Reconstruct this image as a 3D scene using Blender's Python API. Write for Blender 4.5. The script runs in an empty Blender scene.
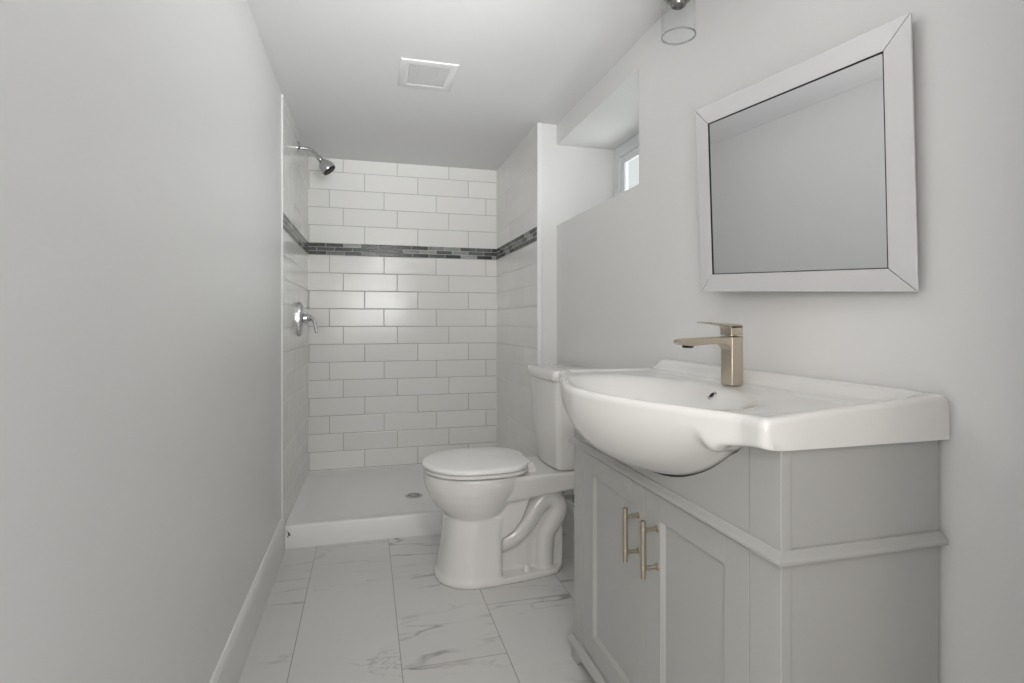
import bpy, bmesh, math, random
from mathutils import Vector, Matrix
random.seed(3)
sc = bpy.context.scene
COL = sc.collection

# ------------------------------------------------------------------ camera, world, light, exposure
CAM_H = 0.957
cam = bpy.data.cameras.new('camera')
cam.lens = 550.0 / 1024 * 36
cam.sensor_width = 36
cam.shift_y = -19.5 / 1024
cam.clip_start = 0.02
co = bpy.data.objects.new('camera', cam)
COL.objects.link(co)
co.location = (0, 0, CAM_H)
co.rotation_euler = (math.pi / 2, 0, -math.atan(146 / 550))
sc.camera = co

world = bpy.data.worlds.new('sky')
sc.world = world
world.use_nodes = True
bg = world.node_tree.nodes['Background']
bg.inputs[0].default_value = (0.96, 0.98, 1.0, 1)
bg.inputs[1].default_value = 0.85

def area(name, loc, target, size, power, col):
    l = bpy.data.lights.new(name, 'AREA')
    l.shape = 'RECTANGLE'
    l.size, l.size_y = size
    l.energy = power
    l.color = col
    o = bpy.data.objects.new(name, l)
    COL.objects.link(o)
    o.location = loc
    o.rotation_euler = (Vector(target) - Vector(loc)).to_track_quat('-Z', 'Y').to_euler()
    return o
# unseen fill lights added behind the camera to flatten the lighting, daylight at the window
area('hall_side_fill', (-0.22, -0.35, 1.1), (0.9, 0.9, 0.5), (0.4, 0.8), 9.8, (1.0, 0.93, 0.87))  # added warm fill standing in for light from the hall
hl = area('hall_high_fill', (0.2, -0.1, 1.7), (0.25, 2.6, 0.3), (0.3, 0.3), 1.0, (1.0, 0.97, 0.94))  # added weak fill aimed down at the shower, not a fitted lamp
hl.data.spread = math.radians(60)
f1 = area('ceiling_bounce_fill', (0.25, -0.1, 1.3), (0.25, 1.3, 1.95), (0.5, 0.5), 5.0, (1.0, 1.0, 1.0))  # added fill aimed up so the ceiling brightens and bounces
f1.data.spread = math.radians(60)
f2 = area('far_fill', (0.2, -0.1, 1.1), (0.25, 2.3, 1.8), (0.5, 0.5), 1.7, (1.0, 1.0, 1.0))  # added fill that lifts the far ceiling and shower
f2.data.spread = math.radians(60)
area('window_daylight', (2.5, 2.3, 1.75), (-0.34, 1.9, 1.5), (0.9, 0.9), 48, (0.97, 0.99, 1.0))
area('window_ground_light', (1.95, 2.25, 1.0), (1.02, 2.05, 1.8), (0.7, 0.5), 7, (1.0, 1.0, 0.98))

sc.view_settings.view_transform = 'Standard'
sc.view_settings.look = 'None'
sc.view_settings.gamma = 1
sc.view_settings.use_curve_mapping = False
sc.view_settings.exposure = 0.0

# ------------------------------------------------------------------ node helpers
def new_mat(name):
    m = bpy.data.materials.new(name)
    m.use_nodes = True
    nt = m.node_tree
    b = nt.nodes['Principled BSDF']
    return m, nt, b

def lin(c):
    return tuple(((v / 255) / 12.92 if v / 255 <= 0.04045 else ((v / 255 + 0.055) / 1.055) ** 2.4) for v in c) + (1,)

class G:
    def __init__(s, nt): s.nt = nt
    def m(s, op, a, b=None, c=None):
        n = s.nt.nodes.new('ShaderNodeMath'); n.operation = op
        for i, v in enumerate((a, b, c)):
            if v is None: continue
            if isinstance(v, (int, float)): n.inputs[i].default_value = v
            else: s.nt.links.new(v, n.inputs[i])
        return n.outputs[0]
    def pos(s):
        n = s.nt.nodes.new('ShaderNodeTexCoord')
        x = s.nt.nodes.new('ShaderNodeSeparateXYZ')
        s.nt.links.new(n.outputs['Object'], x.inputs[0])
        return n.outputs['Object'], x.outputs[0], x.outputs[1], x.outputs[2]
    def comb(s, x, y, z):
        n = s.nt.nodes.new('ShaderNodeCombineXYZ')
        for i, v in enumerate((x, y, z)):
            if isinstance(v, (int, float)): n.inputs[i].default_value = v
            else: s.nt.links.new(v, n.inputs[i])
        return n.outputs[0]
    def white(s, v):
        n = s.nt.nodes.new('ShaderNodeTexWhiteNoise'); n.noise_dimensions = '3D'
        s.nt.links.new(v, n.inputs['Vector'])
        return n.outputs['Value'], n.outputs['Color']
    def noise(s, v, scale, detail=3, rough=0.5, dist=0):
        n = s.nt.nodes.new('ShaderNodeTexNoise')
        if v is not None: s.nt.links.new(v, n.inputs['Vector'])
        n.inputs['Scale'].default_value = scale
        n.inputs['Detail'].default_value = detail
        n.inputs['Roughness'].default_value = rough
        n.inputs['Distortion'].default_value = dist
        return n.outputs[0]
    def ramp(s, f, stops, interp='LINEAR'):
        n = s.nt.nodes.new('ShaderNodeValToRGB')
        n.color_ramp.interpolation = interp
        el = n.color_ramp.elements
        while len(el) < len(stops): el.new(0.5)
        for e, (p, c) in zip(el, stops): e.position = p; e.color = c
        s.nt.links.new(f, n.inputs[0])
        return n.outputs[0]
    def mix(s, f, a, b):
        n = s.nt.nodes.new('ShaderNodeMix'); n.data_type = 'RGBA'
        for sock, v in ((n.inputs[0], f), (n.inputs[6], a), (n.inputs[7], b)):
            if isinstance(v, (int, float)): sock.default_value = v
            elif isinstance(v, tuple): sock.default_value = v
            else: s.nt.links.new(v, sock)
        return n.outputs[2]
    def bump(s, h, strength, dist):
        n = s.nt.nodes.new('ShaderNodeBump')
        n.inputs['Strength'].default_value = strength
        n.inputs['Distance'].default_value = dist
        s.nt.links.new(h, n.inputs['Height'])
        return n.outputs[0]

def simple(name, rgb, rough=0.5, metal=0.0, bump=None, coat=0.0, var=0.0):
    m, nt, b = new_mat(name)
    g = G(nt)
    p, x, y, z = g.pos()
    c = lin(rgb)
    if var:
        n = g.noise(p, 6, 3)
        lo = tuple(v * (1 - var) for v in c[:3]) + (1,)
        nt.links.new(g.mix(n, lo, c), b.inputs['Base Color'])
    else:
        b.inputs['Base Color'].default_value = c
    b.inputs['Roughness'].default_value = rough
    b.inputs['Metallic'].default_value = metal
    b.inputs['Coat Weight'].default_value = coat
    if bump:
        nt.links.new(g.bump(g.noise(p, bump[0], 4), bump[1], 0.001), b.inputs['Normal'])
    return m

def brushed(name, rgb, rough, axis=2):
    m, nt, b = new_mat(name)
    g = G(nt)
    p, x, y, z = g.pos()
    s = [400, 400, 400]; s[axis] = 12
    v = g.comb(g.m('MULTIPLY', x, s[0]), g.m('MULTIPLY', y, s[1]), g.m('MULTIPLY', z, s[2]))
    n = g.noise(v, 1, 2)
    b.inputs['Base Color'].default_value = lin(rgb)
    b.inputs['Metallic'].default_value = 1
    nt.links.new(g.m('ADD', g.m('MULTIPLY', n, 0.16), rough - 0.08), b.inputs['Roughness'])
    return m

M_WALL = simple('wall_paint', (226, 226, 225), 0.38, bump=(260, 0.06))
M_CEIL = simple('ceiling_paint', (226, 226, 227), 0.6, bump=(220, 0.06))
M_TRIM = simple('trim_paint', (226, 226, 224), 0.3)
M_PORC = simple('porcelain', (228, 227, 224), 0.12, coat=0.4)
M_SEAT = simple('seat_plastic', (236, 235, 233), 0.22)
M_ACRYL = simple('acrylic', (234, 234, 232), 0.28)
M_CAB = simple('cabinet_lacquer', (178, 178, 175), 0.34, var=0.02)
M_DARK = simple('dark_gap', (30, 30, 30), 0.8)
M_CHROME = simple('chrome', (205, 205, 207), 0.10, 1.0)
M_NICKEL = brushed('brushed_nickel', (196, 186, 170), 0.30)
M_BRONZE = brushed('brushed_steel', (150, 147, 142), 0.28)
M_RUBBER = simple('black_nozzle', (22, 22, 22), 0.5)
M_VINYL = simple('window_vinyl', (232, 233, 236), 0.35)
M_METALTRIM = simple('edge_trim_white', (232, 232, 232), 0.3)
M_VENT = simple('vent_plastic', (228, 228, 228), 0.4)
M_GRILLE = simple('vent_grille_plastic', (208, 208, 208), 0.5)
M_FRAME = simple('mirror_frame_silver', (222, 221, 222), 0.24, 0.3)
M_BRAID = simple('braided_steel', (120, 120, 120), 0.4, 0.9, bump=(900, 0.5))
M_STEEL = simple('satin_steel', (190, 190, 188), 0.42, 0.6)
M_HOLE = simple('drain_hole_grey', (105, 105, 103), 0.7)
M_SCUFF = simple('scuff', (60, 60, 60), 0.8)

def glass_mat(name, tint=(0.97, 0.99, 0.98), rim=0.45, base=0.04):
    m, nt, b = new_mat(name)
    nt.nodes.remove(b)
    out = nt.nodes['Material Output']
    tr = nt.nodes.new('ShaderNodeBsdfTransparent'); tr.inputs[0].default_value = tint + (1,)
    gl = nt.nodes.new('ShaderNodeBsdfGlossy'); gl.inputs['Roughness'].default_value = 0.03
    lw = nt.nodes.new('ShaderNodeLayerWeight'); lw.inputs[0].default_value = 0.5
    g = G(nt)
    fac = g.m('ADD', g.m('MULTIPLY', g.m('POWER', lw.outputs['Facing'], 4.0), rim), base)
    mx = nt.nodes.new('ShaderNodeMixShader')
    nt.links.new(fac, mx.inputs[0]); nt.links.new(tr.outputs[0], mx.inputs[1]); nt.links.new(gl.outputs[0], mx.inputs[2])
    nt.links.new(mx.outputs[0], out.inputs[0])
    return m
M_PANE = glass_mat('window_glass')
M_SHADE = glass_mat('clear_shade_glass', tint=(0.985, 0.99, 0.988), rim=0.55, base=0.015)
def edge_glass(name):
    m, nt, b = new_mat(name)
    b.inputs['Base Color'].default_value = lin((150, 154, 152))
    b.inputs['Roughness'].default_value = 0.2
    b.inputs['Alpha'].default_value = 0.55
    return m
M_EDGE = edge_glass('ground_glass_edge')

def mirror_mat():
    m, nt, b = new_mat('mirror_silver')
    b.inputs['Base Color'].default_value = (0.70, 0.705, 0.705, 1)
    b.inputs['Metallic'].default_value = 1
    b.inputs['Roughness'].default_value = 0.015
    return m
M_MIRROR = mirror_mat()

TP, TL = 0.1034, 0.3085
def tile_mat(name, axis, h0, grout_c=(158, 158, 154)):
    m, nt, b = new_mat(name)
    g = G(nt)
    p, x, y, z = g.pos()
    h = (x, y)[axis]
    up = g.m('GREATER_THAN', z, 1.38)
    zref = g.m('ADD', g.m('MULTIPLY', up, 0.0685), 1.3445)
    t = g.m('DIVIDE', g.m('SUBTRACT', zref, z), TP)
    row = g.m('FLOOR', t)
    fz = g.m('SUBTRACT', t, row)
    mod = g.m('FLOORED_MODULO', row, 3)
    nudge = g.m('SUBTRACT', g.m('MULTIPLY', g.m('LESS_THAN', mod, 0.5), 0.008), g.m('MULTIPLY', g.m('COMPARE', mod, 1.0, 0.1), 0.018))
    u = g.m('DIVIDE', g.m('SUBTRACT', g.m('SUBTRACT', g.m('SUBTRACT', h, h0), nudge), g.m('MULTIPLY', mod, TL / 3)), TL)
    cid = g.m('FLOOR', u)
    fu = g.m('SUBTRACT', u, cid)
    du = g.m('MULTIPLY', g.m('MINIMUM', fu, g.m('SUBTRACT', 1, fu)), TL)
    dz = g.m('MULTIPLY', g.m('MINIMUM', fz, g.m('SUBTRACT', 1, fz)), TP)
    d = g.m('MINIMUM', du, dz)
    grout = g.m('LESS_THAN', d, 0.0013)
    val, colr = g.white(g.comb(cid, row, 3.0))
    base = g.mix(val, lin((232, 232, 229)), lin((238, 238, 235)))
    nt.links.new(g.mix(grout, base, lin(grout_c)), b.inputs['Base Color'])
    nt.links.new(g.m('ADD', g.m('MULTIPLY', grout, 0.6), 0.17), b.inputs['Roughness'])
    b.inputs['Specular IOR Level'].default_value = 0.4
    edge = g.m('MINIMUM', g.m('DIVIDE', d, 0.004), 1.0)
    sx = nt.nodes.new('ShaderNodeSeparateColor'); nt.links.new(colr, sx.inputs[0])
    tilt = g.m('ADD', g.m('MULTIPLY', g.m('MULTIPLY', g.m('SUBTRACT', sx.outputs[0], 0.5), fu), 0.9),
               g.m('MULTIPLY', g.m('MULTIPLY', g.m('SUBTRACT', sx.outputs[1], 0.5), fz), 0.35))
    wav = g.m('MULTIPLY', g.noise(p, 9, 1), 0.9)
    hgt = g.m('ADD', g.m('ADD', edge, tilt), wav)
    nt.links.new(g.bump(hgt, 0.55, 0.0022), b.inputs['Normal'])
    return m

def mosaic_mat(name, axis, spec=0.5):
    m, nt, b = new_mat(name)
    g = G(nt)
    p, x, y, z = g.pos()
    h = (x, y)[axis]
    t = g.m('DIVIDE', g.m('SUBTRACT', 1.413, z), 0.0685 / 3)
    row = g.m('FLOOR', t); fz = g.m('SUBTRACT', t, row)
    off, _ = g.white(g.comb(row, 5.0, 1.0))
    L = 0.098
    u = g.m('DIVIDE', g.m('ADD', h, g.m('MULTIPLY', off, L)), L)
    cid = g.m('FLOOR', u); fu = g.m('SUBTRACT', u, cid)
    d = g.m('MINIMUM', g.m('MULTIPLY', g.m('MINIMUM', fu, g.m('SUBTRACT', 1, fu)), L),
            g.m('MULTIPLY', g.m('MINIMUM', fz, g.m('SUBTRACT', 1, fz)), 0.0685 / 3))
    grout = g.m('LESS_THAN', d, 0.0012)
    val, _ = g.white(g.comb(cid, row, 9.0))
    streak = g.noise(g.comb(g.m('MULTIPLY', h, 22), g.m('MULTIPLY', row, 7), g.m('MULTIPLY', z, 420)), 1, 4, 0.65, 0.6)
    f = g.m('ADD', g.m('MULTIPLY', val, 0.45), g.m('MULTIPLY', streak, 0.65))
    c = g.ramp(f, [(0.25, lin((24, 28, 28))), (0.50, lin((58, 62, 62))), (0.64, lin((92, 97, 95))), (0.80, lin((170, 172, 168)))])
    nt.links.new(g.mix(grout, c, lin((196, 196, 192))), b.inputs['Base Color'])
    b.inputs['Specular IOR Level'].default_value = spec
    nt.links.new(g.m('ADD', g.m('MULTIPLY', grout, 0.5), 0.2), b.inputs['Roughness'])
    nt.links.new(g.bump(g.m('MINIMUM', g.m('DIVIDE', d, 0.003), 1.0), 0.5, 0.0015), b.inputs['Normal'])
    return m

def marble_mat():
    m, nt, b = new_mat('marble_tile')
    g = G(nt)
    p, x, y, z = g.pos()
    W, L = 0.2985, 1.2
    u = g.m('DIVIDE', g.m('ADD', x, 0.203), W)
    ci = g.m('FLOOR', u); fu = g.m('SUBTRACT', u, ci)
    # every column's cross joint is shifted a little further than its neighbour's
    v = g.m('DIVIDE', g.m('SUBTRACT', g.m('SUBTRACT', y, 2.18), g.m('MULTIPLY', g.m('ADD', ci, 1.0), 0.2805)), L)
    cj = g.m('FLOOR', v); fv = g.m('SUBTRACT', v, cj)
    d = g.m('MINIMUM', g.m('MULTIPLY', g.m('MINIMUM', fu, g.m('SUBTRACT', 1, fu)), W),
            g.m('MULTIPLY', g.m('MINIMUM', fv, g.m('SUBTRACT', 1, fv)), L))
    dl = g.m('MULTIPLY', g.m('MINIMUM', fu, g.m('SUBTRACT', 1, fu)), W)
    grout = g.m('LESS_THAN', d, 0.0013)
    _, rc = g.white(g.comb(ci, cj, 2.0))
    n = nt.nodes.new('ShaderNodeVectorMath'); n.operation = 'MULTIPLY_ADD'
    nt.links.new(rc, n.inputs[0]); n.inputs[1].default_value = (20, 20, 20); nt.links.new(p, n.inputs[2])
    q = n.outputs[0]
    # veins: thin zero crossings of a warped noise, running diagonally
    mp = nt.nodes.new('ShaderNodeMapping'); mp.inputs['Rotation'].default_value = (0, 0, 0.62); mp.inputs['Scale'].default_value = (0.62, 2.7, 1)
    nt.links.new(q, mp.inputs[0])
    def vein(scale, width, dist):
        nz = g.noise(mp.outputs[0], scale, 5, 0.55, dist)
        a = g.m('ABSOLUTE', g.m('SUBTRACT', nz, 0.5))
        return g.m('SUBTRACT', 1.0, g.m('MINIMUM', g.m('DIVIDE', a, width), 1.0))
    fade = g.ramp(g.noise(q, 3.2, 2), [(0.47, (0, 0, 0, 1)), (0.66, (1, 1, 1, 1))])
    v1 = g.m('MULTIPLY', vein(1.25, 0.013, 0.5), fade)
    fade2 = g.ramp(g.noise(q, 5.0, 2), [(0.50, (0, 0, 0, 1)), (0.7, (1, 1, 1, 1))])
    v2 = g.m('MULTIPLY', vein(2.4, 0.010, 0.6), fade2)
    cloud = g.noise(q, 2.5, 4)
    base = g.mix(cloud, lin((204, 203, 200)), lin((216, 215, 212)))
    c1 = g.mix(g.m('MULTIPLY', v1, 0.8), base, lin((130, 129, 127)))
    c2 = g.mix(g.m('MULTIPLY', v2, 0.55), c1, lin((140, 139, 137)))
    nt.links.new(g.mix(g.m('MULTIPLY', grout, 0.75), c2, lin((118, 117, 114))), b.inputs['Base Color'])
    nt.links.new(g.m('ADD', g.m('MULTIPLY', grout, 0.4), 0.24), b.inputs['Roughness'])
    nt.links.new(g.bump(g.m('MINIMUM', g.m('DIVIDE', d, 0.0025), 1.0), 0.4, 0.001), b.inputs['Normal'])
    return m

# ------------------------------------------------------------------ mesh helpers
def box(bm, x0, x1, y0, y1, z0, z1):
    vs = [bm.verts.new((x, y, z)) for x in (x0, x1) for y in (y0, y1) for z in (z0, z1)]
    for f in ((0, 1, 3, 2), (4, 6, 7, 5), (0, 4, 5, 1), (2, 3, 7, 6), (0, 2, 6, 4), (1, 5, 7, 3)):
        bm.faces.new([vs[i] for i in f])

def loft(bm, rings, cap=True, closed=True):
    rs = [[bm.verts.new(p) for p in r] for r in rings]
    n = len(rs[0])
    for a, b in zip(rs, rs[1:]):
        for i in range(n if closed else n - 1):
            j = (i + 1) % n
            bm.faces.new((a[i], a[j], b[j], b[i]))
    if cap:
        bm.faces.new(rs[0][::-1]); bm.faces.new(rs[-1])

def prism(bm, poly, axis, a, b):
    """extrude a 2-D polygon along an axis: axis 0 -> poly is (y,z); 1 -> (x,z); 2 -> (x,y)"""
    def P(p, t):
        return {0: (t, p[0], p[1]), 1: (p[0], t, p[1]), 2: (p[0], p[1], t)}[axis]
    loft(bm, [[P(p, a) for p in poly], [P(p, b) for p in poly]])

def lathe(bm, prof, origin, axis, seg=32):
    """prof: (radius, distance along axis)"""
    ax = Vector(axis).normalized()
    e1 = ax.orthogonal().normalized(); e2 = ax.cross(e1)
    o = Vector(origin)
    rings = [[o + ax * t + (e1 * math.cos(2 * math.pi * k / seg) + e2 * math.sin(2 * math.pi * k / seg)) * max(r, 1e-5)
              for k in range(seg)] for r, t in prof]
    loft(bm, rings)

def catmull(pts, n=8):
    P = [Vector(p) for p in pts]
    P = [2 * P[0] - P[1]] + P + [2 * P[-1] - P[-2]]
    out = []
    for i in range(1, len(P) - 2):
        for k in range(n):
            t = k / n
            a, b, c, d = P[i - 1], P[i], P[i + 1], P[i + 2]
            out.append(0.5 * ((2 * b) + (c - a) * t + (2 * a - 5 * b + 4 * c - d) * t * t + (3 * b - a - 3 * c + d) * t ** 3))
    out.append(P[-2])
    return out

def tube(bm, pts, r, seg=16, smooth=8, rfun=None):
    pts = catmull(pts, smooth) if smooth else [Vector(p) for p in pts]
    rings = []
    prev = None
    for i, p in enumerate(pts):
        t = (pts[min(i + 1, len(pts) - 1)] - pts[max(i - 1, 0)]).normalized()
        if prev is None:
            e1 = t.orthogonal().normalized()
        else:
            e1 = (prev - t * prev.dot(t)).normalized()
        prev = e1
        e2 = t.cross(e1)
        rr = rfun(i / (len(pts) - 1)) if rfun else r
        rings.append([p + (e1 * math.cos(2 * math.pi * k / seg) + e2 * math.sin(2 * math.pi * k / seg)) * rr for k in range(seg)])
    loft(bm, rings)

def wloc(o):
    v = Vector((0, 0, 0))
    while o: v += o.location; o = o.parent
    return v

def obj(name, bm, mat, parent=None, bevel=0, smooth=False, seg=2, angle=35, origin=None, sharp=None):
    bmesh.ops.recalc_face_normals(bm, faces=bm.faces[:])
    off = wloc(parent) if parent else Vector((0, 0, 0))
    if origin is not None and parent is None: off = Vector(origin)
    for v in bm.verts: v.co -= off
    me = bpy.data.meshes.new(name)
    bm.to_mesh(me); bm.free()
    me.materials.append(mat)
    o = bpy.data.objects.new(name, me)
    COL.objects.link(o)
    if parent: o.parent = parent
    elif origin is not None: o.location = origin
    if smooth or bevel:
        for p in me.polygons: p.use_smooth = True
        me.set_sharp_from_angle(angle=math.radians(angle if not bevel else 180))
    if sharp: me.set_sharp_from_angle(angle=math.radians(sharp))
    if bevel:
        md = o.modifiers.new('bevel', 'BEVEL'); md.width = bevel; md.segments = seg; md.limit_method = 'ANGLE'
        md.angle_limit = math.radians(40); md.harden_normals = True
    return o

def B(): return bmesh.new()

def thing(name, label, cat, loc):
    o = bpy.data.objects.new(name, None)
    COL.objects.link(o)
    o.empty_display_size = 0.05
    o.location = loc
    o['label'] = label; o['category'] = cat
    return o

def struct(name, bm, mat, parent=None, **k):
    o = obj(name, bm, mat, parent, **k)
    o['kind'] = 'structure'
    return o

def boxobj(fn, name, bounds, mat, parent=None, **k):
    bm = B(); box(bm, *bounds)
    return fn(name, bm, mat, parent, **k)

def sstep(a, b, x):
    t = min(1, max(0, (x - a) / (b - a)))
    return t * t * (3 - 2 * t)

# ------------------------------------------------------------------ setting
XL, XR, YB, ZC = -0.339, 0.885, 3.346, 1.903
SXL, SXR, SY = -0.327, 0.788, 2.485        # shower side walls and the plane of its opening
YF0, YF1 = 0.20, 0.30                      # doorway wall the camera looks in through
NY0, NY1, NZ0, NZ1, NX = 1.674, 2.497, 1.420, 1.807, 1.25

boxobj(struct, 'floor', (XL - 0.1, XR + 0.4, -1.6, YB + 0.1, -0.08, 0), marble_mat())
boxobj(struct, 'ceiling', (XL - 0.1, XR + 0.4, YF0, YB + 0.1, ZC, ZC + 0.1), M_CEIL)
boxobj(struct, 'wall_left', (XL - 0.1, XL, YF0, YB + 0.1, 0, ZC), M_WALL)
bm = B()
box(bm, XR, NX, YF1, YB + 0.1, 0, NZ0)
box(bm, XR, NX, YF1, NY0, NZ0, ZC)
box(bm, XR, NX, NY0, NY1, NZ1, ZC)
box(bm, XR, NX, NY1, YB + 0.1, NZ0, ZC)
struct('wall_right', bm, M_WALL)
boxobj(struct, 'wall_back', (XL, XR, YB, YB + 0.1, 0, ZC), tile_mat('subway_tile_back', 0, -0.213))
# the left tile face runs slightly out of parallel: thin at the room end, thicker at the back corner
SXF, SXB = -0.333, -0.320
bm = B(); prism(bm, [(XL, SY - 0.03), (SXF, SY - 0.03), (SXB, YB), (XL, YB)], 2, 0, ZC)
struct('wall_shower_left', bm, tile_mat('subway_tile_side', 1, YB - 0.213, (218, 218, 214)))
# painted furring core with a tiled face: the end that faces the room is plain white
boxobj(struct, 'wall_shower_right', (SXR + 0.008, XR, NY1, YB, 0, ZC), M_WALL)
boxobj(struct, 'wall_shower_right_tile', (SXR, SXR + 0.008, NY1, YB, 0, ZC), tile_mat('subway_tile_side_right', 1, YB - 0.213, (218, 218, 214)))
# doorway wall, with rounded opening edge on the right
bm = B()
jx = 0.458
arc = [(jx + 0.03 - 0.03 * math.cos(a), YF1 - 0.03 + 0.03 * math.sin(a)) for a in [math.pi / 2 * k / 8 for k in range(9)]]
arc2 = [(jx + 0.03 - 0.03 * math.cos(a), YF0 + 0.03 - 0.03 * math.sin(a)) for a in [math.pi / 2 * (8 - k) / 8 for k in range(9)]]
prism(bm, arc + [(XR + 0.365, YF1), (XR + 0.365, YF0)] + arc2, 2, 0, ZC)
box(bm, XL - 0.1, -0.31, YF0, YF1, 0, ZC)
box(bm, XL - 0.1, XR + 0.365, YF0, YF1, ZC, ZC + 0.1)
struct('wall_front', bm, M_WALL, smooth=True)

# mosaic band round the shower
boxobj(struct, 'trim_1', (SXB, SXR, YB - 0.002, YB + 0.01, 1.3445, 1.413), mosaic_mat('mosaic_back', 0))
mside = mosaic_mat('mosaic_side', 1, 0.12)
bm = B(); prism(bm, [(SXF - 0.004, SY - 0.03), (SXF + 0.002, SY - 0.03), (SXB + 0.002, YB - 0.002), (SXB - 0.004, YB - 0.002)], 2, 1.3445, 1.413)
struct('trim_2', bm, mside)
boxobj(struct, 'trim_3', (SXR - 0.002, SXR + 0.006, NY1, YB - 0.002, 1.3445, 1.413), mside)
# edge strips where the tile stops
boxobj(struct, 'trim_4', (XL - 0.005, SXF + 0.0005, SY - 0.036, SY - 0.03, 0.10, ZC - 0.025), M_METALTRIM, bevel=0.002)
boxobj(struct, 'trim_5', (SXR - 0.004, SXR + 0.020, NY1 - 0.012, NY1, 0.10, ZC), M_METALTRIM, bevel=0.004)

# baseboards
def base_prof(x, d):
    return [(x, 0), (x + d * 0.012, 0), (x + d * 0.012, 0.125), (x + d * 0.010, 0.137), (x + d * 0.005, 0.147), (x, 0.150)]
bm = B(); prism(bm, base_prof(XL, 1), 1, YF1, SY - 0.03)
struct('baseboard_left', bm, M_TRIM)
bm = B(); prism(bm, base_prof(XR, -1), 1, 1.485, NY1 - 0.02)
struct('baseboard_right', bm, M_TRIM)

# window
w = B()
wx0, wx1 = 1.185, 1.235
fw = 0.052
for (y0, y1, z0, z1) in ((NY0, NY1, NZ0, NZ0 + fw), (NY0, NY1, NZ1 - fw, NZ1), (NY0, NY0 + fw, NZ0 + fw, NZ1 - fw), (NY1 - fw, NY1, NZ0 + fw, NZ1 - fw)):
    box(w, wx0, wx1, y0, y1, z0, z1)
win = struct('window_1', w, M_VINYL, bevel=0.003)
w = B()
a0, a1, c0, c1, s = NY0 + fw, NY1 - fw, NZ0 + fw, NZ1 - fw, 0.036
ym = (a0 + a1) / 2
for (p0, p1, xx) in ((a0, ym + 0.015, 1.212), (ym - 0.015, a1, 1.196)):
    for (y0, y1, z0, z1) in ((p0, p1, c0, c0 + s), (p0, p1, c1 - s, c1), (p0, p0 + s, c0 + s, c1 - s), (p1 - s, p1, c0 + s, c1 - s)):
        box(w, xx, xx + 0.016, y0, y1, z0, z1)
struct('window_sash', w, M_VINYL, win, bevel=0.002)
w = B()
box(w, 1.218, 1.222, a0 + s, ym, c0 + s, c1 - s)
box(w, 1.202, 1.206, ym, a1 - s, c0 + s, c1 - s)
struct('window_pane', w, M_PANE, win)

# ------------------------------------------------------------------ shower base
t = thing('shower_tray', 'low white acrylic shower tray with a step edge, in the tiled alcove', 'shower tray', (0.23, 2.9, 0))
bm = B()
px0, px1, py0, py1 = -0.3305, SXR - 0.001, SY + 0.002, YB - 0.003
DX, DY = 0.235, 2.83
ys = [py0 + 0.0, py0 + 0.003, py0 + 0.010, py0 + 0.022, py0 + 0.045] + [py0 + 0.045 + (py1 - 0.03 - py0 - 0.045) * k / 30 for k in range(1, 31)] + [py1 - 0.012, py1]
xs = [px0, px0 + 0.012, px0 + 0.03] + [px0 + 0.03 + (px1 - px0 - 0.06) * k / 36 for k in range(1, 37)] + [px1 - 0.012, px1]
def pz(x, y):
    d = min(x - px0, px1 - x, (y - py0) * 0.5, py1 - y)
    r = math.hypot(x - DX, y - DY)
    z = 0.096 - 0.012 * sstep(0.012, 0.03, d) - 0.010 * (1 - min(1, r / 0.6)) * sstep(0.02, 0.08, d)
    if y - py0 < 0.012: z -= 0.008 * (1 - math.sqrt(max(0, 1 - (1 - (y - py0) / 0.012) ** 2)))
    return z
grid = [[bm.verts.new((x, y, pz(x, y))) for x in xs] for y in ys]
for j in range(len(ys) - 1):
    for i in range(len(xs) - 1):
        bm.faces.new((grid[j][i], grid[j][i + 1], grid[j + 1][i + 1], grid[j + 1][i]))
low = {}
def lowv(v):
    if v not in low: low[v] = bm.verts.new((v.co.x, v.co.y, 0.0))
    return low[v]
loop = grid[0] + [r[-1] for r in grid[1:]] + grid[-1][-2::-1] + [r[0] for r in grid[-2:0:-1]]
for a, b in zip(loop, loop[1:] + loop[:1]): bm.faces.new((a, b, lowv(b), lowv(a)))
bm.faces.new([lowv(v) for v in loop])
obj('tray', bm, M_ACRYL, t, smooth=True, angle=50)
bm = B()
zd = pz(DX, DY)
lathe(bm, [(0, 0.0), (0.040, 0.0), (0.043, 0.002), (0.040, 0.0045), (0, 0.005)], (DX, DY, zd - 0.001), (0, 0, 1), 28)
dr = obj('drain', bm, M_STEEL, t, smooth=True)
bm = B()
for k in range(10):
    a = 2 * math.pi * k / 10
    lathe(bm, [(0, 0), (0.0055, 0), (0.0055, 0.0006), (0, 0.0006)], (DX + 0.024 * math.cos(a), DY + 0.024 * math.sin(a), zd + 0.0038), (0, 0, 1), 8)
obj('drain_holes', bm, M_HOLE, dr)
bm = B()
for (dx, z, r) in ((0.014, 0.066, 0.0042), (0.017, 0.058, 0.0055), (0.012, 0.050, 0.003), (0.007, 0.074, 0.0025)):
    lathe(bm, [(0, 0), (r, 0), (r * 0.7, 0.0012), (0, 0.0014)], (px0 + dx, py0 + 0.0002, z), (0, -1, 0), 9)
obj('scuff_marks', bm, M_SCUFF, t)

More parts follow.
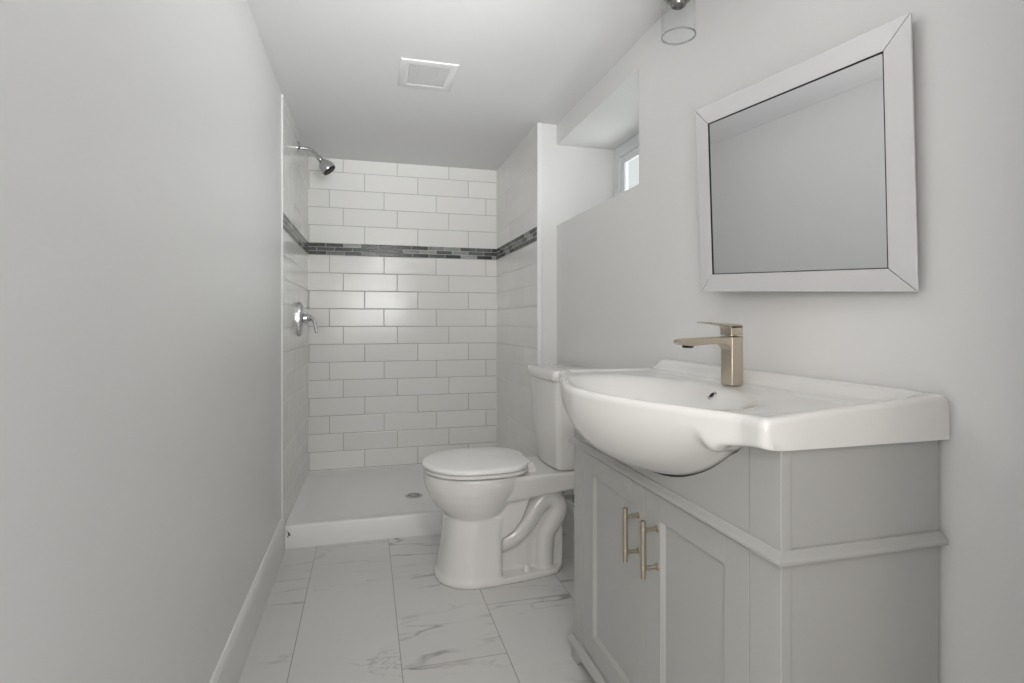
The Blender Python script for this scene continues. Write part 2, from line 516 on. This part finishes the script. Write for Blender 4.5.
# ------------------------------------------------------------------ shower head and valve
t = thing('showerhead', 'chrome shower head on a bent arm, high on the left shower wall', 'shower head', (SXL, 2.915, 1.822))
bm = B(); lathe(bm, [(0, 0), (0.034, 0), (0.034, 0.003), (0.027, 0.009), (0.014, 0.012), (0, 0.012)], (SXL, 2.915, 1.822), (1, 0, 0))
obj('flange', bm, M_CHROME, t, smooth=True)
bm = B(); tube(bm, [(SXL + 0.004, 2.915, 1.822), (SXL + 0.04, 2.914, 1.823), (SXL + 0.070, 2.912, 1.810), (SXL + 0.102, 2.908, 1.777)], 0.0085)
obj('arm', bm, M_CHROME, t, smooth=True)
hd = Vector((0.62, -0.10, -0.78)).normalized()
ho = Vector((SXL + 0.097, 2.909, 1.783))
bm = B(); lathe(bm, [(0, 0), (0.013, 0), (0.015, 0.016), (0.013, 0.021), (0.018, 0.028), (0.030, 0.044), (0.036, 0.062), (0.038, 0.080), (0.036, 0.085), (0, 0.085)], ho, hd)
hh = obj('head', bm, M_CHROME, t, smooth=True)
bm = B(); lathe(bm, [(0, 0.0), (0.034, 0.0), (0.0335, 0.004), (0.028, 0.006), (0, 0.006)], ho + hd * 0.0835, hd)
obj('nozzle_face', bm, M_RUBBER, hh, smooth=True)

t = thing('shower_valve', 'chrome shower mixer valve with an oval plate and a curved lever', 'shower valve', (SXL, 2.90, 0.972))
bm = B()
def oval(rx, rz, x): return [(x, 2.90 + rx * math.cos(a), 0.972 + rz * math.copysign(abs(math.sin(a)) ** 0.8, math.sin(a))) for a in [2 * math.pi * k / 40 for k in range(40)]]
loft(bm, [oval(0.044, 0.086, SXL), oval(0.044, 0.086, SXL + 0.010), oval(0.042, 0.083, SXL + 0.018), oval(0.034, 0.070, SXL + 0.025), oval(0.020, 0.045, SXL + 0.028)])
obj('escutcheon', bm, M_CHROME, t, smooth=True)
bm = B(); lathe(bm, [(0, 0), (0.024, 0), (0.024, 0.02), (0.020, 0.034), (0.012, 0.044), (0, 0.046)], (SXL + 0.022, 2.90, 0.975), (1, 0, 0))
obj('hub', bm, M_CHROME, t, smooth=True)
bm = B(); tube(bm, [(SXL + 0.042, 2.898, 0.980), (SXL + 0.064, 2.892, 0.978), (SXL + 0.080, 2.884, 0.958), (SXL + 0.087, 2.876, 0.925), (SXL + 0.091, 2.87, 0.903)], 0.009, rfun=lambda s: 0.012 - 0.006 * s)
obj('lever', bm, M_CHROME, t, smooth=True)

# ------------------------------------------------------------------ toilet
TY = 2.09
t = thing('toilet', 'white two-piece toilet with closed lid, between the shower and the grey vanity', 'toilet', (0.5, TY, 0))
def egg(xf, xb, hw, z, n=48, p=2.0, cx=None, back=2.0):
    cx = (xf + (xb - xf) * 0.52) if cx is None else cx
    pts = []
    for k in range(n):
        a = 2 * math.pi * k / n
        c, s_ = math.cos(a), math.sin(a)
        q = p if c > 0 else back
        ex = math.copysign(abs(c) ** (2 / q), c); ey = math.copysign(abs(s_) ** (2 / q), s_)
        x = cx - ex * (cx - xf) if c > 0 else cx - ex * (xb - cx)
        pts.append((x, TY + hw * ey, z))
    return pts
parts = []
def bowl_body():
    bms = B()
    # front: bowl and pedestal
    loft(bms, [egg(0.248, 0.490, 0.158, 0.0, back=8, p=2.2, cx=0.40), egg(0.250, 0.490, 0.158, 0.014, back=8, p=2.2, cx=0.40),
               egg(0.259, 0.488, 0.152, 0.03, back=8, p=2.2, cx=0.40), egg(0.272, 0.488, 0.145, 0.10, back=8, p=2.2, cx=0.40),
               egg(0.282, 0.488, 0.140, 0.17, back=8, p=2.2, cx=0.40), egg(0.287, 0.50, 0.138, 0.24, back=6, cx=0.42)])
    loft(bms, [egg(0.300, 0.52, 0.125, 0.222), egg(0.282, 0.535, 0.138, 0.238), egg(0.252, 0.56, 0.153, 0.268), egg(0.228, 0.585, 0.168, 0.305),
               egg(0.214, 0.605, 0.178, 0.34), egg(0.209, 0.615, 0.181, 0.365), egg(0.209, 0.615, 0.181, 0.388), egg(0.213, 0.612, 0.178, 0.393)])
    # rear deck that carries the tank
    def deck(z, hw0, hw1, x0, x1): return [(x0, TY - hw0, z), (x0, TY + hw0, z), (x1, TY + hw1, z), (x1, TY - hw1, z)]
    def deckb(zf, zr, hw0, hw1, x0, x1): return [(x0, TY - hw0, zf), (x0, TY + hw0, zf), (x1, TY + hw1, zr), (x1, TY - hw1, zr)]
    loft(bms, [deckb(0.292, 0.330, 0.135, 0.122, 0.50, 0.86), deckb(0.298, 0.335, 0.145, 0.130, 0.50, 0.862), deck(0.380, 0.155, 0.130, 0.50, 0.865), deck(0.388, 0.15, 0.126, 0.50, 0.86)])
    bm2 = bms
    # slim core behind the pedestal, foot under it
    box(bm2, 0.47, 0.74, TY - 0.072, TY + 0.072, 0.0, 0.345)
    box(bm2, 0.52, 0.60, TY - 0.082, TY + 0.082, 0.20, 0.35)
    foot = [(0.385, -0.158), (0.46, -0.155), (0.56, -0.143), (0.66, -0.127), (0.705, -0.112), (0.730, -0.085), (0.740, -0.04)]
    foot = [(x, TY + y) for x, y in foot] + [(x, TY - y) for x, y in foot[::-1]]
    prism(bm2, foot, 2, 0.0, 0.022)
    for s_ in (-1, 1):
        path = [(0.455, 0.115), (0.50, 0.128), (0.545, 0.150), (0.59, 0.195), (0.630, 0.250), (0.672, 0.283), (0.706, 0.270), (0.716, 0.232),
                (0.695, 0.190), (0.670, 0.150), (0.664, 0.100), (0.662, 0.01)]
        tube(bm2, [(x, TY + s_ * 0.072, z) for x, z in path], 0.036, seg=18, smooth=6, rfun=lambda q: 0.034 + 0.007 * math.sin(math.pi * q))
        # raised web between pedestal and trap, its edge running up from the pedestal step to the deck
        web = [(0.46, 0.150), (0.485, 0.160), (0.525, 0.182), (0.562, 0.225), (0.585, 0.285), (0.598, 0.345), (0.46, 0.345)]
        prism(bm2, web, 1, TY + s_ * 0.06, TY + s_ * 0.130)
    return bm2
bmt = bowl_body()
bmesh.ops.recalc_face_normals(bmt, faces=bmt.faces[:])
tmp_me = bpy.data.meshes.new('tmp'); bmt.to_mesh(tmp_me); bmt.free()
tmp = bpy.data.objects.new('tmp', tmp_me); COL.objects.link(tmp)
r_ = tmp.modifiers.new('r', 'REMESH'); r_.mode = 'VOXEL'; r_.voxel_size = 0.0042
s_ = tmp.modifiers.new('s', 'SMOOTH'); s_.iterations = 5; s_.factor = 0.5
dg = bpy.context.evaluated_depsgraph_get()
me = bpy.data.meshes.new_from_object(tmp.evaluated_get(dg))
bpy.data.objects.remove(tmp)
bmt = B(); bmt.from_mesh(me)
for v in bmt.verts:
    if v.co.z < 0.004: v.co.z = 0.0005
obj('bowl', bmt, M_PORC, t, smooth=True, angle=180)
# caulked dark line is only the contact shadow: nothing modelled there
for yy in (TY - 0.112, TY + 0.112):
    bm = B()
    lathe(bm, [(0.013, 0), (0.013, 0.010), (0.012, 0.020), (0.008, 0.028), (0, 0.031)], (0.585, yy + (0.006 if yy < TY else -0.006), 0.017), (0, 0, 1), 20)
    obj('bolt_cap', bm, M_SEAT, t, smooth=True)
def seat_ring(x0, hw, z): return egg(x0, 0.600, hw, z, 64, p=2.1, cx=0.40, back=3.2)
bm = B(); loft(bm, [seat_ring(0.216, 0.176, 0.3965), seat_ring(0.209, 0.182, 0.4000), seat_ring(0.208, 0.183, 0.4060), seat_ring(0.214, 0.178, 0.4105)])
obj('seat', bm, M_SEAT, t, smooth=True, angle=50)
bm = B(); loft(bm, [seat_ring(0.214, 0.179, 0.4130), seat_ring(0.206, 0.185, 0.4160), seat_ring(0.205, 0.186, 0.4230), seat_ring(0.212, 0.180, 0.4300)] +
     [[(0.40 + (x - 0.40) * k, TY + (y - TY) * k, 0.4300 + 0.012 * (1 - k ** 2.4)) for x, y, z in seat_ring(0.212, 0.180, 0)] for k in (0.93, 0.8, 0.62, 0.4, 0.15)])
lid = obj('seat_lid', bm, M_SEAT, t, smooth=True, angle=50)
for yy in (TY - 0.075, TY + 0.075):
    bm = B(); tube(bm, [(0.604, yy - 0.022, 0.414), (0.604, yy + 0.022, 0.414)], 0.0125, smooth=0)
    box(bm, 0.594, 0.625, yy - 0.018, yy + 0.018, 0.386, 0.408)
    obj('hinge', bm, M_SEAT, t, smooth=True)
def tank_plan(xf, xb, hw, z, bow=0.014, r=0.022):
    pts = []
    # front bowed from far to near, rounded front corners, squarer back
    n = 14
    yc = hw - r
    for k in range(n + 1):
        y = yc - 2 * yc * k / n
        pts.append((xf + bow * (abs(y) / hw) ** 2, y))
    def arc(cx, cy, r_, a0, a1, m=6): return [(cx + r_ * math.cos(a0 + (a1 - a0) * k / m), cy + r_ * math.sin(a0 + (a1 - a0) * k / m)) for k in range(1, m + 1)]
    xe = pts[-1][0]
    pts += arc(xe + r, -yc, r, math.pi, 1.5 * math.pi)
    pts += arc(xb - 0.015, -hw + 0.015, 0.015, -math.pi / 2, 0, 4)
    pts += arc(xb - 0.015, hw - 0.015, 0.015, 0, math.pi / 2, 4)
    pts += [(xe + r, hw)] + arc(xe + r, yc, r, math.pi / 2, math.pi, 6)[:-1]
    return [(x, TY + 0.018 + y, z) for x, y in pts]
bm = B(); loft(bm, [tank_plan(0.702, 0.850, 0.128, 0.3885), tank_plan(0.694, 0.856, 0.136, 0.394), tank_plan(0.690, 0.860, 0.142, 0.42),
                    tank_plan(0.680, 0.866, 0.160, 0.56), tank_plan(0.671, 0.870, 0.172, 0.70), tank_plan(0.670, 0.870, 0.173, 0.7325)])
obj('tank', bm, M_PORC, t, smooth=True, angle=45)
bm = B(); loft(bm, [tank_plan(0.664, 0.874, 0.177, 0.7335), tank_plan(0.660, 0.876, 0.181, 0.738), tank_plan(0.659, 0.876, 0.182, 0.764), tank_plan(0.664, 0.874, 0.178, 0.771), tank_plan(0.685, 0.866, 0.160, 0.7745)])
obj('tank_lid', bm, M_PORC, t, smooth=True, angle=50)

# stop valve and hose at the wall beside the vanity
t = thing('stop_valve', 'metal water stop valve with a braided hose, low on the wall beside the toilet', 'valve', (XR - 0.012, 2.264, 0.19))
vy = 2.264
bm = B(); lathe(bm, [(0, 0), (0.028, 0), (0.026, 0.006), (0.012, 0.008), (0, 0.008)], (XR, vy, 0.19), (-1, 0, 0))
obj('escutcheon', bm, M_CHROME, t, smooth=True)
bm = B(); tube(bm, [(XR - 0.004, vy, 0.19), (XR - 0.075, vy, 0.19)], 0.010, smooth=0)
tube(bm, [(XR - 0.06, vy, 0.19), (XR - 0.06, vy, 0.225)], 0.010, smooth=0)
obj('valve_body', bm, M_CHROME, t, smooth=True)
bm = B(); lathe(bm, [(0, 0), (0.018, 0), (0.021, 0.006), (0.018, 0.012), (0, 0.012)], (XR - 0.078, vy, 0.19), (-1, 0, 0), 14)
obj('handle', bm, M_RUBBER, t, smooth=True)
bm = B(); tube(bm, [(XR - 0.06, vy, 0.224), (XR - 0.058, vy, 0.27), (XR - 0.05, vy + 0.012, 0.31), (XR - 0.065, vy + 0.010, 0.35), (XR - 0.075, vy - 0.003, 0.391)], 0.006)
obj('supply_hose', bm, M_BRAID, t, smooth=True)

# ------------------------------------------------------------------ washbasin (ceramic top)
SY0, SY1, SC = 0.652, 1.506, 1.08
def Xf(y):
    d = abs(y - SC)
    e = 0.538 - 0.122 * (1 - min(1, d / 0.375) ** 1.55)
    return e
ZB = 0.7745
def zbot(y):
    d = abs(y - SC) / (0.345 if y < SC else 0.316)
    return ZB - (0.134 * (1 - d ** 2.5) ** 1.0 if d < 1 else 0)
XM = 0.66
def skin(xf, z0, zb, y, n=34):
    # outer profile from under the rim to the keel: square slab edge at the ends, round where the bowl hangs
    p = 2.25 + 9 * (1 - sstep(0.0, 0.045, ZB - zb)) ** 2
    # the front edge hangs a little lower where the slab runs into the bowl
    d = abs(y - SC)
    lip = 0.010 * sstep(0.42, 0.33, d) * sstep(0.06, 0.31, d)
    out = []
    for k in range(n + 1):
        a = math.pi / 2 * k / n
        c = max(0, math.cos(a)) ** (2 / p); s_ = max(0, math.sin(a)) ** (2 / p)
        x = XM - (XM - xf - 0.0003) * c
        out.append((x, z0 - (z0 - zb) * s_ - lip * s_ * (1 - sstep(xf + 0.012, 0.571, x))))
    return out
def ztop(x, y):
    z = 0.819
    # ledge along the wall
    z += 0.027 * sstep(0.825, 0.862, x) * sstep(SY1, SY1 - 0.022, y)
    # near and far shoulders rise to the ledge
    k = sstep(SY0 + 0.075, SY0 + 0.012, y)
    z += k * (0.819 + 0.026 * max(0, (x - 0.535) / 0.345) - z)
    # oval basin
    cx = 0.594
    ax = 0.152 if x > cx else (cx - Xf(SC)) - 0.030
    rho = math.sqrt(((x - cx) / ax) ** 2 + ((y - SC) / 0.285) ** 2)
    if rho < 1.12:
        z -= 0.112 * (1 - sstep(0.30, 1.10, rho) ** 0.9)
    # faint recessed deck beside the basin
    dd = min(x - Xf(y), 0.84 - x, y - SY0, SY1 - y)
    z -= 0.005 * sstep(0.014, 0.034, dd) * (1 - k)
    return z
def rnd(d, r=0.009):
    return 0 if d >= r else r - math.sqrt(max(0, r * r - (r - d) ** 2))
bm = B()
ends = [0, 0.0012, 0.004, 0.009, 0.016]
ysec = [SY0 + e for e in ends] + [SY0 + 0.016 + (SY1 - SY0 - 0.032) * k / 84 for k in range(1, 84)] + [SY1 - e for e in ends[::-1]]
rings = []
for y in ysec:
    de = min(y - SY0, SY1 - y)
    xf = Xf(y) + rnd(de, 0.012)
    ring = []
    xw = XR - 0.008
    ring.append((xw, y, ZB))
    ring.append((xw, y, ztop(xw, y) - 0.008 - rnd(de)))
    ring.append((xw - 0.003, y, ztop(xw, y) - 0.003 - rnd(de)))
    ring.append((xw - 0.008, y, ztop(xw, y) - 0.0006 - rnd(de)))
    N = 84
    for k in range(N + 1):
        u = k / N
        x = (xw - 0.012) + (xf + 0.012 - xw + 0.012) * u
        ring.append((x, y, ztop(x, y) - rnd(de)))
    for d in (0.008, 0.005, 0.0025, 0.0008):
        ring.append((xf + d, y, ztop(xf + d, y) - rnd(d, 0.012) - rnd(de)))
    zt = 0.819 - 0.013 - rnd(de)
    ring.append((xf, y, zt))
    zb = zbot(y)
    ring += [(x, y, z) for x, z in skin(xf, zt - 0.003, zb, y)]
    for k in range(1, 9):
        a = math.pi / 2 * k / 8
        ring.append((XM + (0.80 - XM) * math.sin(a), y, ZB - (ZB - zb) * math.cos(a)))
    rings.append(ring)
loft(bm, rings)
sink = thing('washbasin', 'white ceramic vanity basin with a bulging front bowl, on the grey cabinet', 'sink', (0.65, SC, ZB))
obj('basin', bm, M_PORC, sink, smooth=True, angle=60)
bm = B()
# overflow ring on the back slope of the bowl
def hole_pt(y, x):
    e = 0.004
    n = Vector((-(ztop(x + e, y) - ztop(x - e, y)) / (2 * e), 0, 1)).normalized()
    return Vector((x, y, ztop(x, y))), n
hp, hn = hole_pt(SC - 0.035, 0.728)
lathe(bm, [(0.0065, -0.002), (0.0065, 0.0018), (0.009, 0.0025), (0.0115, 0.0012), (0.012, -0.002)], hp, hn, 24)
ov = obj('overflow_ring', bm, M_CHROME, sink, smooth=True)
bm = B(); lathe(bm, [(0, -0.002), (0.0064, -0.002), (0.0064, 0.0012), (0, 0.0012)], hp, hn, 20)
obj('overflow_hole', bm, M_DARK, ov)
bm = B(); zz = ztop(0.594, SC)
lathe(bm, [(0, -0.002), (0.032, -0.002), (0.032, 0.002), (0.026, 0.004), (0.020, 0.003), (0, 0.009)], (0.594, SC, zz), (0, 0, 1), 28)
obj('drain', bm, M_CHROME, sink, smooth=True)

# ------------------------------------------------------------------ faucet
FY, FX0, FX1 = 1.07, 0.779, 0.812
t = thing('faucet', 'square brushed nickel single-lever faucet standing on the white basin', 'faucet', ((FX0 + FX1) / 2, FY, 0.814))
fz = 0.8150
bm = B()
# column
prism(bm, [(FX0 + 0.002, FY - 0.0205), (FX1, FY - 0.0205), (FX1, FY + 0.0205), (FX0 + 0.002, FY + 0.0205)], 2, fz, 0.925)
obj('body', bm, M_NICKEL, t, bevel=0.0035, seg=3)
bm = B()
sp = [(FX1 - 0.012, 0.925), (FX0, 0.9245), (0.672, 0.920), (0.661, 0.918), (0.658, 0.913), (0.663, 0.907), (0.683, 0.9045), (0.70, 0.9065), (0.75, 0.909), (0.767, 0.9075), (FX0 - 0.001, 0.901), (FX0 + 0.004, 0.891), (FX1 - 0.012, 0.884)]
prism(bm, sp, 1, FY - 0.0195, FY + 0.0195)
sp_ = obj('spout', bm, M_NICKEL, t, bevel=0.002)
bm = B(); lathe(bm, [(0, 0), (0.012, 0), (0.012, 0.005), (0.009, 0.006), (0, 0.006)], (0.684, FY, 0.9060), (0, 0, -1), 24)
obj('aerator', bm, M_DARK, sp_, smooth=True)
bm = B()
box(bm, FX0 + 0.001, FX1 - 0.001, FY - 0.0195, FY + 0.0195, 0.928, 0.949)
lathe(bm, [(0.013, 0), (0.013, 0.006)], (FX0 + 0.0165, FY, 0.925), (0, 0, 1), 24)
hl = [(FX1 - 0.001, 0.944), (FX1 - 0.003, 0.951), (FX0 + 0.002, 0.953), (0.745, 0.9555), (0.719, 0.9580), (0.717, 0.9555), (0.745, 0.9525), (FX0 - 0.003, 0.948), (FX0, 0.942)]
prism(bm, hl, 1, FY - 0.0195, FY + 0.0195)
obj('lever', bm, M_NICKEL, t, bevel=0.0018)

# ------------------------------------------------------------------ vanity cabinet
CX0, CX1, CY0, CY1 = 0.575, 0.873, 0.663, 1.474
D0, D1, DM = 0.732, 1.402, 1.061
t = thing('vanity_cabinet', 'grey two-door bathroom vanity cabinet under the white basin', 'cabinet', ((CX0 + CX1) / 2, (CY0 + CY1) / 2, 0))
bm = B()
ZT = ZB - 0.001
st = 0.018
box(bm, CX0 + st, CX1, CY0 + 0.003, CY0 + 0.003 + 0.016, 0.03, ZT)       # side panels
box(bm, CX0 + st, CX1, CY1 - 0.019, CY1 - 0.003, 0.03, ZT)
box(bm, CX1 - 0.008, CX1, CY0 + 0.02, CY1 - 0.02, 0.03, 0.60)            # back
box(bm, CX0 + 0.02, CX1 - 0.01, CY0 + 0.02, CY1 - 0.02, 0.055, 0.070)    # bottom
obj('carcass', bm, M_CAB, t, bevel=0.001)
bm = B()
for (y0, y1) in ((CY0, D0 - 0.0016), (D1 + 0.0016, CY1)):
    box(bm, CX0, CX0 + st, y0, y1, 0.030, ZT)
box(bm, CX0 + 0.004, CX0 + st, D0, D1, 0.6085, 0.628)
obj('face_frame', bm, M_CAB, t, bevel=0.0015)
# apron with a notch that clears the belly of the basin
def under(y):                          # height of the basin's outer skin where it crosses the apron
    zb = zbot(y)
    best = ZB
    pts = skin(Xf(y), 0.803, zb, y, 120)
    for (x0, z0), (x1, z1) in zip(pts, pts[1:]):
        if x1 >= CX0 - 0.001 and x0 <= CX0 + 0.010: best = min(best, z0, z1)
    return best
def gap(y): return 0.0014 + 0.002 * sstep(0.18, 0.26, abs(y - SC))
n = 110
poly = [(D0, 0.6285), ] + [(D0 + (D1 - D0) * k / n, max(0.631, min(ZT, under(D0 + (D1 - D0) * k / n) - gap(D0 + (D1 - D0) * k / n)))) for k in range(n + 1)] + [(D1, 0.6285)]
bm = B(); prism(bm, poly, 0, CX0 + 0.001, CX0 + 0.008)
obj('apron', bm, M_CAB, t)
def wrap(bm, prof, cap_back=CX1):
    path = []
    rings = []
    for o_, z in prof:
        rings.append([(cap_back, CY0 - o_, z), (CX0 - o_, CY0 - o_, z), (CX0 - o_, CY1 + o_, z), (cap_back, CY1 + o_, z)])
    m = len(prof)
    V = [[bm.verts.new(rings[i][j]) for i in range(m)] for j in range(4)]
    for j in range(3):
        for i in range(m - 1):
            bm.faces.new((V[j][i], V[j][i + 1], V[j + 1][i + 1], V[j + 1][i]))
        bm.faces.new((V[j][m - 1], V[j][0], V[j + 1][0], V[j + 1][m - 1]))
    bm.faces.new(V[0]); bm.faces.new(V[3][::-1])
bm = B(); wrap(bm, [(-0.002, 0.629), (0.002, 0.628), (0.004, 0.6245), (0.009, 0.621), (0.0125, 0.6185), (0.0135, 0.6155), (0.0125, 0.6120), (0.009, 0.6105), (0.003, 0.6095), (-0.002, 0.609)])
obj('waist_moulding', bm, M_CAB, t, smooth=True, angle=42)
bm = B(); wrap(bm, [(-0.002, 0.068), (0.003, 0.067), (0.008, 0.062), (0.014, 0.056), (0.016, 0.051), (0.015, 0.044), (0.010, 0.041), (0.008, 0.034), (-0.002, 0.033)])
obj('base_moulding', bm, M_CAB, t, smooth=True, angle=42)
for (yc, s_) in ((CY0, 1), (CY1, -1)):
    bm = B()
    f = [(0, 0), (0.045, 0), (0.052, 0.010), (0.068, 0.022), (0.09, 0.0325), (0, 0.0325)]
    prism(bm, [(yc + s_ * (a - 0.006), z) for a, z in f], 0, CX0 - 0.006, CX0 + 0.014)
    prism(bm, [(CX0 + 0.0142 + a * 0.8, z) for a, z in f], 1, yc - s_ * 0.006, yc + s_ * 0.014)
    obj('foot', bm, M_CAB, t, bevel=0.0012)
    bm = B(); prism(bm, [(CX1 - a, z) for a, z in f], 1, yc - s_ * 0.006, yc + s_ * 0.014)
    obj('foot', bm, M_CAB, t, bevel=0.0012)
def door(y0, y1, hy):
    z0, z1, fwid, dt = 0.071, 0.6035, 0.061, 0.019
    bm = B()
    x0 = CX0
    box(bm, x0, x0 + dt, y0, y0 + fwid, z0, z1); box(bm, x0, x0 + dt, y1 - fwid, y1, z0, z1)
    box(bm, x0, x0 + dt, y0 + fwid, y1 - fwid, z1 - 0.050, z1); box(bm, x0, x0 + dt, y0 + fwid, y1 - fwid, z0, z0 + 0.058)
    # sloped bead round the panel opening
    a, b, c, d = y0 + fwid, y1 - fwid, z0 + 0.058, z1 - 0.050
    e = 0.005
    def R(i, x): return [(x, a + i, c + i), (x, b - i, c + i), (x, b - i, d - i), (x, a + i, d - i)]
    loft(bm, [R(-0.001, x0 + 0.0015), R(e * 0.3, x0 + 0.004), R(e, x0 + 0.0095), R(e, x0 + 0.012), R(-0.001, x0 + 0.012)], cap=False)
    dd = obj('door', bm, M_CAB, t, bevel=0.0012)
    bm = B(); box(bm, x0 + 0.0105, x0 + 0.015, a - 0.002, b + 0.002, c - 0.002, d + 0.002)
    obj('panel', bm, M_CAB, dd)
    bm = B(); hx = CX0 - 0.031
    tube(bm, [(hx, hy, 0.436), (hx, hy, 0.553)], 0.0056, smooth=0)
    for z in (0.457, 0.534):
        tube(bm, [(hx, hy, z), (CX0 + 0.001, hy, z)], 0.004, smooth=0)
        lathe(bm, [(0.0068, -0.006), (0.0072, -0.003), (0.0072, 0.003), (0.0068, 0.006)], (hx, hy, z), (0, 0, 1), 18)
        lathe(bm, [(0.0075, 0), (0.0075, 0.002), (0.004, 0.004)], (CX0 + 0.0, hy, z), (-1, 0, 0), 18)
    hn_ = obj('handle', bm, M_NICKEL, dd, smooth=True)
    hn_['label'] = 'brushed nickel bar pull'
    return dd
door(D0, DM - 0.0012, DM - 0.050)
door(DM + 0.0012, D1, DM + 0.030)

# ------------------------------------------------------------------ mirror
# it hangs turned a few degrees out from the wall, its far side standing proud on a bracket
t = thing('wall_mirror', 'silver-framed rectangular mirror hung on the wall above the faucet', 'mirror', (0.866, 0.6956, 1.0061))
t.rotation_euler = (0, 0, math.radians(4.6))
mo = [(0.5593, 0.4965), (0.0113, 0.4609), (0.0, 0.0), (0.5354, 0.029)]              # far top, near top, near bottom, far bottom (along, up)
mi = [(0.5097, 0.4467), (0.0566, 0.4181), (0.0479, 0.0421), (0.4930, 0.0683)]
def mobj(name, bm, mat, **k):
    o = obj(name, bm, mat, None, **k); o.parent = t
    return o
def shrink(P, g_):
    m_ = (sum(p[0] for p in P) / 4, sum(p[1] for p in P) / 4)
    out = []
    for p in P:
        v = Vector((m_[0] - p[0], m_[1] - p[1])).normalized()
        out.append((p[0] + v.x * g_, p[1] + v.y * g_))
    return out
bm = B()
for k in range(4):
    k2 = (k + 1) % 4
    c4 = shrink([mo[k], mo[k2], mi[k2], mi[k]], 0.0009)     # hairline gap at every mitre
    loft(bm, [[(0.0050, *p) for p in c4], [(0.0015, *c4[0]), (0.0015, *c4[1]), (0.0, *c4[2]), (0.0, *c4[3])]])
fr = mobj('frame', bm, M_FRAME, bevel=0.0007)
fr['label'] = 'pale silver mitred mirror frame'
bm = B(); prism(bm, shrink(mo, 0.004), 0, 0.0045, 0.0085)
mobj('backing_board', bm, M_DARK)
bm = B(); prism(bm, shrink(mi, 0.0008), 0, 0.0028, 0.0044)
mobj('glass', bm, M_MIRROR)
bm = B()
l0, l1 = mi, shrink(mi, 0.0032)
loft(bm, [[(0.0027, *p) for p in l0], [(0.0008, *p) for p in l0], [(0.0014, *p) for p in l1], [(0.0027, *p) for p in l1]], cap=False)
mobj('inner_bead', bm, M_DARK)
for z in (0.13, 0.36):
    bm = B(); box(bm, 0.0084, 0.040, 0.40, 0.43, z, z + 0.03)
    mobj('bracket', bm, M_BRONZE, bevel=0.001)

# ------------------------------------------------------------------ vanity light
t = thing('wall_light', 'clear glass cylinder wall light in brushed steel, above the mirror', 'lamp', (XR, 1.24, 1.80))
LX, LY = 0.766, 1.24
bm = B(); box(bm, XR - 0.022, XR - 0.0005, LY - 0.062, LY + 0.062, 1.830, 1.900)
obj('backplate', bm, M_BRONZE, t, bevel=0.004)
bm = B(); tube(bm, [(XR - 0.02, LY, 1.862), (XR - 0.07, LY, 1.866), (LX + 0.012, LY, 1.868), (LX, LY, 1.858), (LX, LY, 1.835)], 0.007)
obj('arm', bm, M_BRONZE, t, smooth=True)
bm = B(); lathe(bm, [(0, 1.840), (0.016, 1.840), (0.034, 1.834), (0.0395, 1.822), (0.0395, 1.786), (0.036, 1.778), (0.026, 1.770), (0.020, 1.766), (0.0185, 1.759), (0.0165, 1.757), (0.0135, 1.758), (0.0125, 1.775), (0, 1.775)], (LX, LY, 0), (0, 0, 1), 36)
sk = obj('socket', bm, M_BRONZE, t, smooth=True)
bm = B(); lathe(bm, [(0, 1.762), (0.0125, 1.762), (0.0125, 1.7745), (0, 1.7745)], (LX, LY, 0), (0, 0, 1), 24)
obj('socket_core', bm, M_HOLE, sk)
bm = B()
prof = [(0.0405, 1.812), (0.0420, 1.812), (0.0425, 1.811), (0.0425, 1.682), (0.0420, 1.681), (0.0405, 1.681), (0.0400, 1.682), (0.0400, 1.811), (0.0405, 1.812)]
rings = [[(LX + r * math.cos(2 * math.pi * k / 48), LY + r * math.sin(2 * math.pi * k / 48), z) for k in range(48)] for r, z in prof]
loft(bm, rings, cap=False)
bmesh.ops.remove_doubles(bm, verts=bm.verts[:], dist=1e-6)
gs = obj('glass_shade', bm, M_SHADE, t, smooth=True, angle=40)
bm = B()
prof = [(0.0397, 1.6840), (0.0428, 1.6840), (0.0428, 1.6805), (0.0397, 1.6805), (0.0397, 1.6840)]
rings = [[(LX + r * math.cos(2 * math.pi * k / 48), LY + r * math.sin(2 * math.pi * k / 48), z) for k in range(48)] for r, z in prof]
loft(bm, rings, cap=False)
bmesh.ops.remove_doubles(bm, verts=bm.verts[:], dist=1e-6)
obj('shade_rim', bm, M_EDGE, gs, smooth=True, angle=40)

# ------------------------------------------------------------------ ceiling exhaust fan
t = thing('exhaust_fan', 'square white exhaust fan grille on the ceiling near the shower', 'vent', (0.228, 2.125, ZC))
vx0, vx1, vy0, vy1 = 0.122, 0.332, 2.005, 2.24
bm = B()
def RR(i, z): return [(vx0 + i, vy0 + i, z), (vx1 - i, vy0 + i, z), (vx1 - i, vy1 - i, z), (vx0 + i, vy1 - i, z)]
loft(bm, [RR(0, ZC), RR(0, ZC - 0.0035), RR(0.004, ZC - 0.0050), RR(0.031, ZC - 0.0055), RR(0.034, ZC - 0.0045), RR(0.034, ZC)], cap=False)
obj('frame', bm, M_VENT, t, bevel=0.002)
bm = B()
ns = 22
for k in range(ns):
    y = vy0 + 0.036 + (vy1 - vy0 - 0.072) * (k + 0.5) / ns
    box(bm, vx0 + 0.034, vx1 - 0.034, y - 0.0030, y + 0.0030, ZC - 0.0042, ZC - 0.0022)
for k in range(1, 4):
    x = vx0 + 0.034 + (vx1 - vx0 - 0.068) * k / 4
    box(bm, x - 0.002, x + 0.002, vy0 + 0.036, vy1 - 0.036, ZC - 0.0043, ZC - 0.0022)
obj('grille', bm, M_GRILLE, t)
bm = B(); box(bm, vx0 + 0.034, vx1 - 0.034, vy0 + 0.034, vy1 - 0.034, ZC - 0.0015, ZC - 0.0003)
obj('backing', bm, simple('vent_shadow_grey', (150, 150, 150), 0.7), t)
